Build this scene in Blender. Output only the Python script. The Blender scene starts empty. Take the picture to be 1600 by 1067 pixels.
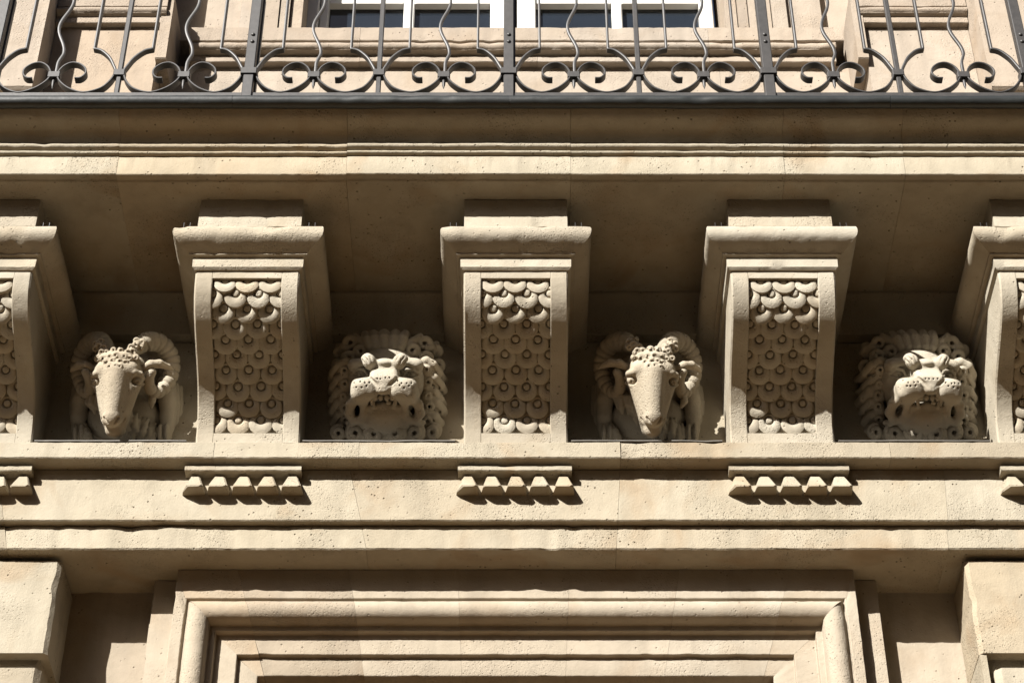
import bpy, math, random
import numpy as np
from mathutils import Vector, Matrix, noise

R = math.radians
random.seed(7)
SC = bpy.context.scene
C = SC.collection

# ------------------------------------------------------------------ camera
cam = bpy.data.cameras.new('camera')
cam.sensor_width = 36.0
cam.lens = 75.51
cam.clip_start = 0.05
cam.clip_end = 3000
cam_o = bpy.data.objects.new('camera', cam)
cam_o.location = (0, 0, 1.6)
cam_o.rotation_euler = (R(130), 0, 0)
C.objects.link(cam_o)
SC.camera = cam_o

# ------------------------------------------------------------------ sky, sun, exposure
SUN = Vector((-0.73, -1.0, 0.76)).normalized()          # towards the sun
ELEV = math.asin(SUN.z)
AZ = math.atan2(SUN.x, SUN.y)
world = bpy.data.worlds.new('World')
SC.world = world
world.use_nodes = True
wn = world.node_tree
bg = wn.nodes['Background']
sky = wn.nodes.new('ShaderNodeTexSky')
sky.sky_type = 'NISHITA'
sky.sun_disc = False
sky.sun_elevation = ELEV
sky.sun_rotation = AZ
sky.air_density = 0.6
sky.dust_density = 2.0
sky.ozone_density = 0.4
wn.links.new(sky.outputs[0], bg.inputs[0])
bg.inputs[1].default_value = 0.05
sl = bpy.data.lights.new('sun', 'SUN')
sl.energy = 5.0
sl.angle = R(0.5)
sl.color = (1.0, 0.97, 0.92)
so = bpy.data.objects.new('sun', sl)
so.rotation_euler = (-SUN).to_track_quat('-Z', 'Y').to_euler()
so.location = (-8, -12, 12)
C.objects.link(so)
SC.view_settings.view_transform = 'Standard'
SC.view_settings.look = 'None'
SC.view_settings.gamma = 1.0
SC.view_settings.use_curve_mapping = False
SC.view_settings.exposure = 1.34

# ------------------------------------------------------------------ materials
def nodes(name):
    m = bpy.data.materials.new(name)
    m.use_nodes = True
    t = m.node_tree
    return m, t, t.nodes['Principled BSDF']

def nd(t, kind, **kw):
    n = t.nodes.new(kind)
    for k, v in kw.items():
        if k in n.inputs: n.inputs[k].default_value = v
        else: setattr(n, k, v)
    return n

def ramp(t, src, stops):
    r = t.nodes.new('ShaderNodeValToRGB')
    e = r.color_ramp.elements
    e[0].position, e[0].color = stops[0][0], (*stops[0][1], 1)
    e[1].position, e[1].color = stops[-1][0], (*stops[-1][1], 1)
    for p, c in stops[1:-1]:
        x = e.new(p); x.color = (*c, 1)
    t.links.new(src, r.inputs[0])
    return r.outputs[0]

def mixc(t, fac, a, b, mode='MIX'):
    n = t.nodes.new('ShaderNodeMix')
    n.data_type = 'RGBA'; n.blend_type = mode
    for s, i in ((fac, 0), (a, 6), (b, 7)):
        if hasattr(s, 'node'): t.links.new(s, n.inputs[i])
        else: n.inputs[i].default_value = s if i == 0 else (*s, 1)
    return n.outputs[2]

def math_(t, op, a, b):
    n = t.nodes.new('ShaderNodeMath'); n.operation = op
    for s, i in ((a, 0), (b, 1)):
        if hasattr(s, 'node'): t.links.new(s, n.inputs[i])
        else: n.inputs[i].default_value = s
    return n.outputs[0]

def stone(name, light, dark, ochre, pit=1.0, grain=1.0, blotch=0.5):
    m, t, b = nodes(name)
    tc = t.nodes.new('ShaderNodeTexCoord')
    oi = t.nodes.new('ShaderNodeObjectInfo')
    off = nd(t, 'ShaderNodeVectorMath', operation='ADD')
    sc = nd(t, 'ShaderNodeVectorMath', operation='SCALE'); sc.inputs['Scale'].default_value = 3.7
    comb = t.nodes.new('ShaderNodeCombineXYZ')
    for i in range(3): t.links.new(oi.outputs['Random'], comb.inputs[i])
    t.links.new(comb.outputs[0], sc.inputs[0])
    t.links.new(tc.outputs['Object'], off.inputs[0]); t.links.new(sc.outputs[0], off.inputs[1])
    P = off.outputs[0]
    def nz(scale, detail=3, rough=.55, dist=0):
        n = nd(t, 'ShaderNodeTexNoise', Scale=scale, Detail=detail, Roughness=rough, Distortion=dist)
        t.links.new(P, n.inputs['Vector']); return n.outputs[0]
    big = nz(1.7, 4, .6, .4); mid = nz(9, 5, .6); fine = nz(120, 4, .7); patch = nz(4.2, 3, .5, .6)
    col = mixc(t, ramp(t, big, [(.35, (0,)*3), (.68, (1,)*3)]), light, dark)
    stain = ramp(t, patch, [(.54, (0,)*3), (.72, (blotch*1.3,)*3)])
    col = mixc(t, stain, col, ochre)
    col = mixc(t, .30, col, ramp(t, mid, [(.3, tuple(x*.72 for x in dark)), (.7, tuple(min(1, x*1.12) for x in light))]))
    tint = ramp(t, oi.outputs['Random'], [(0, (.88, .85, .82)), (.35, (1, .985, .96)), (.7, (1, 1, 1)), (1, (.99, .93, .86))])
    col = mixc(t, 1.0, col, tint, 'MULTIPLY')
    mp = nd(t, 'ShaderNodeMapping'); mp.inputs['Scale'].default_value = (11, 11, 1.3)
    t.links.new(P, mp.inputs['Vector'])
    sn = nd(t, 'ShaderNodeTexNoise', Scale=1.0, Detail=4, Roughness=.6); t.links.new(mp.outputs[0], sn.inputs['Vector'])
    col = mixc(t, ramp(t, sn.outputs[0], [(.50, (0,)*3), (.74, (.55*blotch+.12,)*3)]), col, tuple(x*.62 for x in dark))
    # shell holes and pits, gathered in patches
    vo = nd(t, 'ShaderNodeTexVoronoi', Scale=34.0, Randomness=1.0); t.links.new(P, vo.inputs['Vector'])
    hole = ramp(t, vo.outputs['Distance'], [(.06, (1,)*3), (.15, (0,)*3)])
    vs = nd(t, 'ShaderNodeTexVoronoi', Scale=90.0, Randomness=1.0); t.links.new(P, vs.inputs['Vector'])
    hole2 = ramp(t, vs.outputs['Distance'], [(.12, (1,)*3), (.28, (0,)*3)])
    zone = ramp(t, nz(6.5, 3, .6), [(.45, (0,)*3), (.61, (1,)*3)])
    zone2 = ramp(t, nz(3.1, 3, .6), [(.48, (0,)*3), (.62, (1,)*3)])
    h1 = math_(t, 'MULTIPLY', hole, zone)
    h2 = math_(t, 'MULTIPLY', hole2, zone2)
    holes = math_(t, 'MAXIMUM', h1, math_(t, 'MULTIPLY', h2, .45))
    col = mixc(t, math_(t, 'MULTIPLY', holes, .8*pit), col, tuple(x*.35 for x in ochre))
    t.links.new(col, b.inputs['Base Color'])
    b.inputs['Roughness'].default_value = .92
    b.inputs['Specular IOR Level'].default_value = .15
    ht = math_(t, 'ADD', math_(t, 'MULTIPLY', fine, math_(t, 'ADD', math_(t, 'MULTIPLY', zone2, .8*grain), .35*grain)), math_(t, 'MULTIPLY', mid, 1.2))
    ht = math_(t, 'SUBTRACT', ht, math_(t, 'MULTIPLY', holes, 1.6*pit))
    bp = nd(t, 'ShaderNodeBump', Strength=.7, Distance=.006)
    t.links.new(ht, bp.inputs['Height']); t.links.new(bp.outputs[0], b.inputs['Normal'])
    return m

M = {}
M['stone'] = stone('limestone', (.334, .299, .234), (.306, .267, .200), (.25, .172, .098))
M['pink'] = stone('limestone_rosy', (.341, .298, .236), (.316, .270, .208), (.27, .205, .14), pit=.6, grain=.7)
M['carved'] = stone('carved_limestone', (.372, .338, .274), (.335, .297, .230), (.265, .21, .14), pit=.6, grain=.75, blotch=.35)
M['upper'] = stone('limestone_upper', (.340, .292, .240), (.318, .270, .218), (.285, .22, .155), pit=.7)

def plain(name, col, rough, metal=0.0, var=.25, scale=25, bump=.2, dist=.002):
    m, t, b = nodes(name)
    tc = t.nodes.new('ShaderNodeTexCoord')
    n = nd(t, 'ShaderNodeTexNoise', Scale=scale, Detail=5, Roughness=.65)
    t.links.new(tc.outputs['Object'], n.inputs['Vector'])
    c = ramp(t, n.outputs[0], [(.3, tuple(x*(1-var) for x in col)), (.7, tuple(min(1, x*(1+var)) for x in col))])
    t.links.new(c, b.inputs['Base Color'])
    b.inputs['Roughness'].default_value = rough
    b.inputs['Metallic'].default_value = metal
    bp = nd(t, 'ShaderNodeBump', Strength=bump, Distance=dist)
    t.links.new(n.outputs[0], bp.inputs['Height']); t.links.new(bp.outputs[0], b.inputs['Normal'])
    return m
M['iron'] = plain('painted_iron', (.036, .033, .031), .5, 0, .22, 40, .25)
M['lead'] = plain('dark_lead', (.013, .015, .0145), .5, 0, .35, 12, .4, .004)
M['zinc'] = plain('zinc_strip', (.14, .13, .115), .6, .2, .2, 20)
M['white'] = plain('white_paint', (.60, .59, .55), .45, 0, .04, 30, .1)
M['glass'] = plain('window_glass', (.012, .016, .022), .06, 0, .1, 3, .02)
M['room'] = plain('dark_room', (.03, .03, .03), .9)
M['mortar'] = plain('lime_mortar', (.36, .30, .22), .95, 0, .2, 60, .5)
M['opp'] = plain('unseen_facade_stone', (.10, .062, .030), .9, 0, .15, 1.5, .2)  # dark warm tone, keeps bounce from the added row low
M['asphalt'] = plain('street_setts', (.055, .034, .015), .9, 0, .25, 4, .4)
M['paving'] = plain('pale_paving', (.25, .148, .055), .85, 0, .2, 3, .3)

# ------------------------------------------------------------------ helpers
def tag(o, label=None, cat=None, group=None, kind=None):
    if label: o['label'] = label
    if cat: o['category'] = cat
    if group: o['group'] = group
    if kind: o['kind'] = kind
    return o

def empty(name, loc=(0, 0, 0), rot=(0, 0, 0)):
    o = bpy.data.objects.new(name, None)
    o.location = loc; o.rotation_euler = rot
    o.empty_display_size = .05
    C.objects.link(o)
    return o

def mesh(name, verts, faces, mat, parent=None, smooth=32):
    me = bpy.data.meshes.new(name)
    me.from_pydata(verts, [], faces)
    me.update()
    import bmesh
    bm = bmesh.new(); bm.from_mesh(me)
    bmesh.ops.recalc_face_normals(bm, faces=bm.faces)
    bm.to_mesh(me); bm.free()
    if smooth:
        me.polygons.foreach_set('use_smooth', [True]*len(me.polygons))
        me.set_sharp_from_angle(angle=R(smooth))
    me.materials.append(M[mat])
    o = bpy.data.objects.new(name, me)
    C.objects.link(o)
    if parent: o.parent = parent
    return o

def wob(p, amp, seed):
    q = Vector((p[0]+seed*5.3, p[1]-seed*2.1, p[2]+seed*3.7))
    a = noise.noise(q*4.0)*.6
    b = noise.noise(q*23.0)*.5
    c = noise.noise(q*62.0 + Vector((9, 2, 4)))*.55
    e = noise.noise(q*11.0 + Vector((3, 8, 1)))
    chip = max(0, e-.33)*7.5
    return amp*(a+b+c), amp*chip

def chamfer(prof, r):
    """replace each corner of a closed profile with two points"""
    out = []
    n = len(prof)
    for i in range(n):
        p0, p, p1 = prof[i-1], prof[i], prof[(i+1) % n]
        d0 = math.dist(p0, p); d1 = math.dist(p, p1)
        ux, uy = (p0[0]-p[0])/d0, (p0[1]-p[1])/d0
        vx, vy = (p1[0]-p[0])/d1, (p1[1]-p[1])/d1
        if ux*vx+uy*vy < -.86:
            out.append(p); continue
        a = min(r, d0*.3); b = min(r, d1*.3)
        out.append((p[0]+ux*a, p[1]+uy*a)); out.append((p[0]+vx*b, p[1]+vy*b))
    return out

SEED = [0]
def loft(name, A, B, mat, parent=None, step=.014, amp=.0016, closed=True, smooth=32):
    """skin between two copies of a profile (lists of 3D points), weathered a little"""
    SEED[0] += 1
    sd = SEED[0]*.77
    A = [Vector(a) for a in A]; B = [Vector(b) for b in B]
    L = max((b-a).length for a, b in zip(A, B))
    n = max(2, int(L/step))
    k = len(A)
    cen = sum(A, Vector())/k
    V = []
    for i in range(n+1):
        t = i/n
        for a, b in zip(A, B):
            p = a.lerp(b, t)
            if amp:
                ax = (b-a).normalized()
                w1, ch = wob(p, amp, sd)
                w2, _ = wob((p[2]+3, p[0], p[1]), amp, sd)
                inward = (cen-a); inward -= ax*inward.dot(ax)
                inward.normalize()
                side = ax.cross(inward)
                end = min(1, min(t, 1-t)*n/1.0)
                p = p + side*w2 + inward*(w1+ch)
            V.append(tuple(p))
    F = []
    for i in range(n):
        for j in range(k if closed else k-1):
            j2 = (j+1) % k
            F.append((i*k+j, i*k+j2, (i+1)*k+j2, (i+1)*k+j))
    if closed:
        F.append(tuple(range(k))[::-1]); F.append(tuple(n*k+j for j in range(k)))
    return mesh(name, V, F, mat, parent, smooth)

def runx(name, prof, x0, x1, mat, parent=None, cham=.004, **kw):
    """profile of (Y,Z) points run along X; x0/x1 numbers or functions of (Y,Z)"""
    pr = chamfer(prof, cham) if cham else prof
    f0 = x0 if callable(x0) else (lambda y, z: x0)
    f1 = x1 if callable(x1) else (lambda y, z: x1)
    return loft(name, [(f0(y, z), y, z) for y, z in pr], [(f1(y, z), y, z) for y, z in pr], mat, parent, **kw)

def runz(name, prof, z0, z1, mat, parent=None, cham=.004, **kw):
    """profile of (X,Y) points run along Z"""
    pr = chamfer(prof, cham) if cham else prof
    f1 = z1 if callable(z1) else (lambda x, y: z1)
    return loft(name, [(x, y, z0) for x, y in pr], [(x, y, f1(x, y)) for x, y in pr], mat, parent, **kw)

def block(name, x0, x1, y0, y1, z0, z1, mat, parent=None, cham=.006, **kw):
    return runx(name, [(y0, z0), (y0, z1), (y1, z1), (y1, z0)], x0, x1, mat, parent, cham, **kw)

def box_geo(x0, x1, y0, y1, z0, z1, V, F):
    b = len(V)
    V += [(x0, y0, z0), (x1, y0, z0), (x1, y1, z0), (x0, y1, z0), (x0, y0, z1), (x1, y0, z1), (x1, y1, z1), (x0, y1, z1)]
    F += [tuple(b+i for i in f) for f in ((0, 3, 2, 1), (4, 5, 6, 7), (0, 1, 5, 4), (1, 2, 6, 5), (2, 3, 7, 6), (3, 0, 4, 7))]

def bevbox(name, x0, x1, y0, y1, z0, z1, mat, parent=None, r=.003):
    pr = chamfer([(x0, y0), (x0, y1), (x1, y1), (x1, y0)], r)
    A = [(x, y, z0) for x, y in pr]; B = [(x, y, z1) for x, y in pr]
    return loft(name, A, B, mat, parent, step=10, amp=0)

def arc(cx, cy, r, a0, a1, n):
    return [(cx+r*math.cos(R(a0+(a1-a0)*i/n)), cy+r*math.sin(R(a0+(a1-a0)*i/n))) for i in range(n+1)]

GAP = .0005

# ------------------------------------------------------------------ ground (out of frame, below)
V = [(-400, -400, 0), (400, -400, 0), (400, 400, 0), (-400, 400, 0)]
tag(mesh('road', V, [(0, 1, 2, 3)], 'asphalt', smooth=0), 'pale stone setts of the street in front of the building', 'road', kind='structure')
V, F = [], []
box_geo(-60, 60, 2.2, 6.8, .004, .13, V, F)
tag(mesh('pavement', V, F, 'paving', smooth=0), 'pale stone pavement along the foot of the building', 'pavement', kind='structure')

# unseen row of houses behind the viewer, added to block sky light,
# with a gap shaped on the left to let the sun through
V, F = [], []
for xa, xb, hh in ((-5.5, 75, 19.0), (-80, -22, 19.0)):
    box_geo(xa, xb, -20, -8.4, 0, hh, V, F)
    box_geo(xa-.3, xb+.3, -20, -8.05, hh+.001, hh+.5, V, F)
    for zf in (.3, 4.6, 7.9, 11.0, 14.0):
        hgt = 3.4 if zf < 1 else 2.3
        xx = xa+2
        while xx < xb-1:
            box_geo(xx-.75, xx-.60, -8.4, -8.28, zf, zf+hgt, V, F)
            box_geo(xx+.60, xx+.75, -8.4, -8.28, zf, zf+hgt, V, F)
            box_geo(xx-.85, xx+.85, -8.4, -8.2, zf+hgt, zf+hgt+.2, V, F)
            xx += 3
box_geo(-60, 20, -60, -48, 0, 22, V, F)          # unseen block added to hide the bright horizon sky in the gap
op = tag(mesh('unseen_facades', V, F, 'opp', smooth=0), kind='structure')

# ------------------------------------------------------------------ the building
B0 = tag(empty('stone_building', (0, 6.8, 0)), 'pale limestone building front with deep balcony cornice and architrave', 'building')
def in_building(o):
    o.parent = B0
    o.matrix_parent_inverse = Matrix.Translation((0, -6.8, 0))
    return o
XL, XR = -4.2, 4.2
SOF = 7.221          # underside of the balcony slab
ARC = 6.0168         # underside of the architrave

# cornice of the balcony slab: corona, beads, cyma
cor = [(5.752, 7.243), (5.750, 7.331), (5.757, 7.335)]
cor += [(5.748-.012*math.sin(R(a)), 7.3455-.0085*math.cos(R(a))) for a in range(15, 166, 30)]
cor += [(5.747, 7.356)]
cor += [(5.742-.018*math.sin(R(a)), 7.3705-.0125*math.cos(R(a))) for a in range(15, 166, 25)]
cor += [(5.745, 7.385), (5.738, 7.391)]
cor = [(y-.012, z-.011) for y, z in cor[:-2]] + [(5.735, 7.376), (5.730, 7.386)]
cy = []
for i in range(11):
    t = i/10
    cy.append((5.724-.094*(t-.30*math.sin(2*math.pi*t)/(2*math.pi)*1.6), 7.394+.060*(t+.30*math.sin(2*math.pi*t)/(2*math.pi)*1.6)))
cor += cy
cor += [(5.622, 7.462), (5.622, 7.498), (6.70, 7.502), (6.70, SOF+.004), (5.815, SOF+.004), (5.806, SOF+.004), (5.784, 7.2235), (5.773, 7.2235), (5.768, 7.230)]
cuts = [XL, -2.28, -1.478, -.62, .22, 1.02, 1.47, 2.24, XR]
rnd = random.Random(3)
for i in range(len(cuts)-1):
    o = runx('cornice_block', [(y, z) for y, z in cor], cuts[i]+GAP, cuts[i+1]-GAP, 'stone', cham=.0025, amp=.0017)
    o.location = (0, rnd.uniform(-.001, .002), rnd.uniform(-.0015, .0015))
    in_building(o)

# lead flashing dressed over the slab edge
fl = [(5.612+.0255*math.cos(R(a)), 7.482+.0255*math.sin(R(a))) for a in range(325, 85, -15)] + [(5.66, 7.5095), (5.95, 7.514), (5.95, 7.508), (5.64, 7.5035), (5.626, 7.47)]
for a, b in ((XL, -1.05), (-1.049, -.008), (-.007, 1.42), (1.421, XR)):
    in_building(runx('lead_flashing', fl, a, b, 'lead', cham=0, amp=.0022, step=.03))

# frieze wall and bed mould between the corbels
FR = [XL, -2.42, -1.93, -.99, .012, 1.005, 1.95, 2.45, XR]
for i in range(len(FR)-1):
    a, b = FR[i]+GAP, FR[i+1]-GAP
    in_building(block('frieze_block', a, b, 6.482, 6.74, 6.40, 7.035, 'stone', cham=.004))
    bm_ = [(6.440, 7.040), (6.438, 7.060), (6.432, 7.12), (6.418, 7.18), (6.398, 7.205), (6.392, 7.209), (6.392, 7.2225), (6.74, 7.2225), (6.74, 7.038)]
    in_building(runx('bed_mould_block', bm_, a, b, 'stone', cham=.002))

# ledge course, two fascias of the architrave
led = [(6.330, 6.3535), (6.330, 6.427), (6.74, 6.430), (6.74, 6.3535)]
cl = [XL, -2.10, -1.10, -.565, .40, 1.395, 2.2, XR]
for i in range(len(cl)-1):
    in_building(runx('ledge_block', led, cl[i]+GAP, cl[i+1]-GAP, 'stone', cham=.004, amp=.0022))
fa = [(6.400, 6.122), (6.400, 6.352), (6.74, 6.352), (6.74, 6.122)]
fb = [(6.430, 6.0168), (6.430, 6.1205), (6.74, 6.1205), (6.74, 6.0168)]
ca = [XL, -1.90, -.60, .40, 1.60, XR]
for i in range(len(ca)-1):
    in_building(runx('upper_fascia_block', fa, (lambda y, z, q=ca[i]: q+GAP+(6.35-z)*.22*(1 if q < 0 else -.3)), (lambda y, z, q=ca[i+1]: q-GAP+(6.35-z)*.22*(1 if q < 0 else -.3)), 'stone', cham=.004, amp=.0022))
    in_building(runx('lower_fascia_block', fb, (lambda y, z, q=ca[i]: q+GAP+(6.35-z)*.22*(1 if q < 0 else -.3)), (lambda y, z, q=ca[i+1]: q-GAP+(6.35-z)*.22*(1 if q < 0 else -.3)), 'stone', cham=.005, amp=.0026))

# wall behind the surround, in courses
zc = [5.0, 5.56, 6.0400]
for s in (-1, 1):
    for i in range(2):
        xa, xb = sorted((s*1.325, s*4.2))
        in_building(block('wall_block', xa, xb, 6.718, 6.9, zc[i]+.001, zc[i+1]-.001, 'pink', cham=.003))
# lintel wall over the opening
in_building(block('wall_block', -1.323, 1.345, 6.66, 6.9, 5.70, 6.0400, 'pink', cham=.003))
# lower storey, below the picture
for s in (-1, 1):
    xa, xb = sorted((s*.95, s*4.2))
    in_building(block('lower_wall', xa, xb, 6.72, 7.2, .131, 4.998, 'pink', cham=.003, step=.2))

# ------------------------------------------------------------------ corbels
CX = [-1.974, -.981, .014, 1.004, 1.996]
def bez(t, P):
    u = 1-t
    return tuple(u**3*P[0][k]+3*u*u*t*P[1][k]+3*u*t*t*P[2][k]+t**3*P[3][k] for k in (0, 1))
BZ = [(5.940, 6.932), (5.930, 6.655), (6.318, 6.735), (6.343, 6.431)]
NB = 60
crv = [bez(i/NB, BZ) for i in range(NB+1)]
arcl = [0]
for i in range(NB): arcl.append(arcl[-1]+math.dist(crv[i], crv[i+1]))
def at_arc(s):
    for i in range(NB):
        if s <= arcl[i+1] or i == NB-1:
            t = (s-arcl[i])/(arcl[i+1]-arcl[i])
            p = tuple(crv[i][k]+(crv[i+1][k]-crv[i][k])*t for k in (0, 1))
            tg = Vector((crv[i+1][0]-crv[i][0], crv[i+1][1]-crv[i][1])).normalized()
            return p, tg
TOT = arcl[-1]
S0, S1 = .040, TOT-.042           # carved panel along the curve
PW, HW, REC = .128, .193, .030

def corbel_body(parent, seed):
    # stations along the curve, doubled at the panel ends
    st = [(s, 0) for s in np.linspace(0, S0, 5)]
    st += [(s, 1) for s in np.linspace(S0, S1, 48)]
    st += [(s, 0) for s in np.linspace(S1, TOT, 5)]
    cols = [(-HW, .006), (-HW+.006, 0), (-PW-.05, 0), (-PW-.003, 0), (-PW, .002), (-PW, 'r'), (-PW*.5, 'r'), (0, 'r'), (PW*.5, 'r'), (PW, 'r'), (PW, .002), (PW+.003, 0), (PW+.05, 0), (HW-.006, 0), (HW, .006)]
    V, F = [], []
    k = len(cols)
    for s, inside in st:
        (y, z), tg = at_arc(s)
        nrm = Vector((-(-tg.y), -tg.x)); nrm = Vector((tg.y, -tg.x))     # outward (towards -Y)
        if nrm.x > 0: nrm = -nrm
        for x, d in cols:
            dd = (REC if inside else 0) if d == 'r' else d
            w, ch = wob((x+seed, y, z), .0016, seed)
            dd += w + (ch*1.2 if abs(x) > PW+.003 and abs(x) > HW-.02 else 0)
            V.append((x + (math.copysign(w*.6, x) if abs(x) > .1 else 0), y-nrm.x*dd, z-nrm.y*dd))
    n = len(st)
    for i in range(n-1):
        for j in range(k-1):
            F.append((i*k+j, i*k+j+1, (i+1)*k+j+1, (i+1)*k+j))
    # sides, back, top, bottom
    for j, sg in ((0, -1), (k-1, 1)):
        b = len(V)
        for i in range(n):
            V.append((V[i*k+j][0], 6.60, V[i*k+j][2]))
        for i in range(n-1):
            F.append((i*k+j, (i+1)*k+j, b+i+1, b+i))
    b0 = n*k; b1 = n*k+n
    F.append(tuple(range(k)) + (b1, b0))
    F.append(tuple((n-1)*k+j for j in range(k)) + (b1+n-1, b0+n-1))
    return mesh('body', V, F, 'carved', parent, 22)

def u_sweep(name, prof, hw, y0, yb, mat, parent, step=.02, amp=.0018):
    """sweep an outward profile [(out, z)...] round the front and two sides of a block"""
    SEED[0] += 1
    sd = SEED[0]*.77
    V, F = [], []
    k = len(prof)
    path = []
    for t in np.linspace(0, 1, int((yb-y0)/step)+1)[:-1]: path.append((-1, yb+(y0-yb)*t, None))
    for t in np.linspace(-1, 1, int(2*hw/step)+1): path.append((t, y0, 'f'))
    for t in np.linspace(1, 0, int((yb-y0)/step)+1)[1:]: path.append((1, yb+(y0-yb)*t, None))
    for sx, y, fr in path:
        for o, z in prof:
            X = sx*(hw+o)
            Yy = y-o if fr else max(y0-o, y - o*(1-(y-y0)/(yb-y0)))
            w1, ch = wob((X, Yy, z), amp, sd)
            V.append((X*(1-.3*ch/max(.1, abs(X))) + w1*.5, Yy+w1+ch, z+w1*.6-ch*.4))
    n = len(path)
    for i in range(n-1):
        for j in range(k-1):
            F.append((i*k+j, i*k+j+1, (i+1)*k+j+1, (i+1)*k+j))
    F.append(tuple(i*k for i in range(n))); F.append(tuple(i*k+k-1 for i in range(n)))
    return mesh(name, V, F, mat, parent, 40)

def disc_mesh():
    """one carved fish scale: a fat crescent open at the top, a small boss in its notch"""
    seg = 22
    cy0, RO, RN, RI = .013, .0430, .0135, .0175
    V = [(0, cy0+.002, .0102)]; F = []
    ring = []
    for q in range(11):
        for i in range(seg):
            a = 2*math.pi*i/seg
            ca, sa = math.cos(a), math.sin(a)
            bq = cy0*sa
            ro = -bq + math.sqrt(bq*bq - cy0*cy0 + RO*RO)       # distance to the outer circle
            wd = max(0, min(1, (ro-RI-.006)/.018))
            ri = min(RI, ro*.8)
            hh = .0122*wd**.5
            if q < 3:
                r, h = ((.006, .0100), (.0112, .0092), (RN, .0040))[q]
                if sa > .3: r *= 1.15
            elif q == 3: r, h = RN+.0014, -.0060
            elif q == 4: r, h = ri-.0008, -.0060
            else:
                tt = (q-5)/4
                r = ri+(ro-ri)*min(1, tt)
                h = (hh*.6, hh*.95, hh, hh*.96, hh*.66, -.018)[q-5]
                if q == 10: r = ro+.0006
            V.append((r*ca, cy0+r*sa, h))
    for i in range(seg): F.append((0, 1+i, 1+(i+1) % seg))
    for q in range(10):
        for i in range(seg):
            F.append((1+q*seg+i, 1+(q+1)*seg+i, 1+(q+1)*seg+(i+1) % seg, 1+q*seg+(i+1) % seg))
    o = mesh('scale', V, F, 'carved', None, 60)
    me = o.data
    bpy.data.objects.remove(o)
    return me
SCALE = disc_mesh()

CL = ['scale-carved stone corbel cut off by the left edge of the photo',
      'scale-carved stone corbel between the left ram head and the left lion head',
      'middle scale-carved stone corbel, its fillet chipped, right of the left lion head',
      'scale-carved stone corbel between the right ram head and the right lion head',
      'stone corbel cut off by the right edge of the photo']
for ci, cx in enumerate(CX):
    T = tag(empty('corbel', (cx, 6.482, 6.431)), CL[ci], 'corbel', 'scroll corbels under the balcony')
    kids = []
    kids.append(corbel_body(None, ci*1.7+.3))
    # neck fillet under the abacus
    kids.append(u_sweep('neck_fillet', [(-.01, 6.924), (.003, 6.924), (.011, 6.932), (.012, 6.968), (.006, 6.975), (-.01, 6.976)], .194, 5.935, 6.55, 'carved', None))
    ab = [(-.03, 6.9745), (.012, 6.9745), (.014, 6.979), (.028, 6.981), (.030, 6.988), (.050, 6.999), (.068, 7.011), (.078, 7.020), (.085, 7.029), (.0885, 7.042), (.0885, 7.058), (.085, 7.070), (.076, 7.077), (.066, 7.079), (-.03, 7.080)]
    kids.append(u_sweep('abacus', ab, .192, 5.938, 6.55, 'carved', None, amp=.0030, step=.012))
    kids.append(block('cap_block', -.193, .193, 5.870, 6.55, 7.0815, 7.226, 'carved', cham=.005, amp=.0024))
    for o in kids:
        o.parent = T
        o.location = (0, -6.482, -6.431)
    for px_ in (-.245, -.222, .222, .245):
        V, F = [], []
        box_geo(px_-.0009, px_+.0009, 5.868, 5.8698, 7.074, 7.104, V, F)
        o = mesh('bird_pin', V, F, 'iron', None, 0)
        o.parent = T; o.location = (0, -6.482, -6.431)
    rr = random.Random(ci+5)
    s = S0+.016
    row = 0
    while row < 10:
        xs = [-.084, 0, .084] if row % 2 == 0 else [-.126, -.042, .042, .126]
        for x in xs:
            (y, z), tg = at_arc(min(s, TOT-.001))
            nrm = Vector((0, tg.y, -tg.x))
            if nrm.y > 0: nrm = -nrm
            up = Vector((0, -tg.x, -tg.y))
            a = R(9.5+rr.uniform(-3, 3))
            up2 = (up*math.cos(a) - nrm*math.sin(a)).normalized()
            n2 = Vector((1, 0, 0)).cross(up2).normalized()
            if n2.dot(nrm) < 0: n2 = -n2
            p = Vector((x+rr.uniform(-.003, .003), y, z+rr.uniform(-.002, .002))) - nrm*(REC-.0075+rr.uniform(-.0015, .0015))
            xax = up2.cross(n2)
            k = rr.uniform(.96, 1.06)
            m = Matrix(((xax.x*k, up2.x*k, n2.x, p.x), (xax.y*k, up2.y*k, n2.y, p.y-6.482), (xax.z*k, up2.z*k, n2.z, p.z-6.431), (0, 0, 0, 1)))
            o = bpy.data.objects.new('scale', SCALE)
            C.objects.link(o)
            o.parent = T
            o.matrix_local = m
        row += 1
        s += (S1-.041-S0-.016)/9.0

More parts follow.
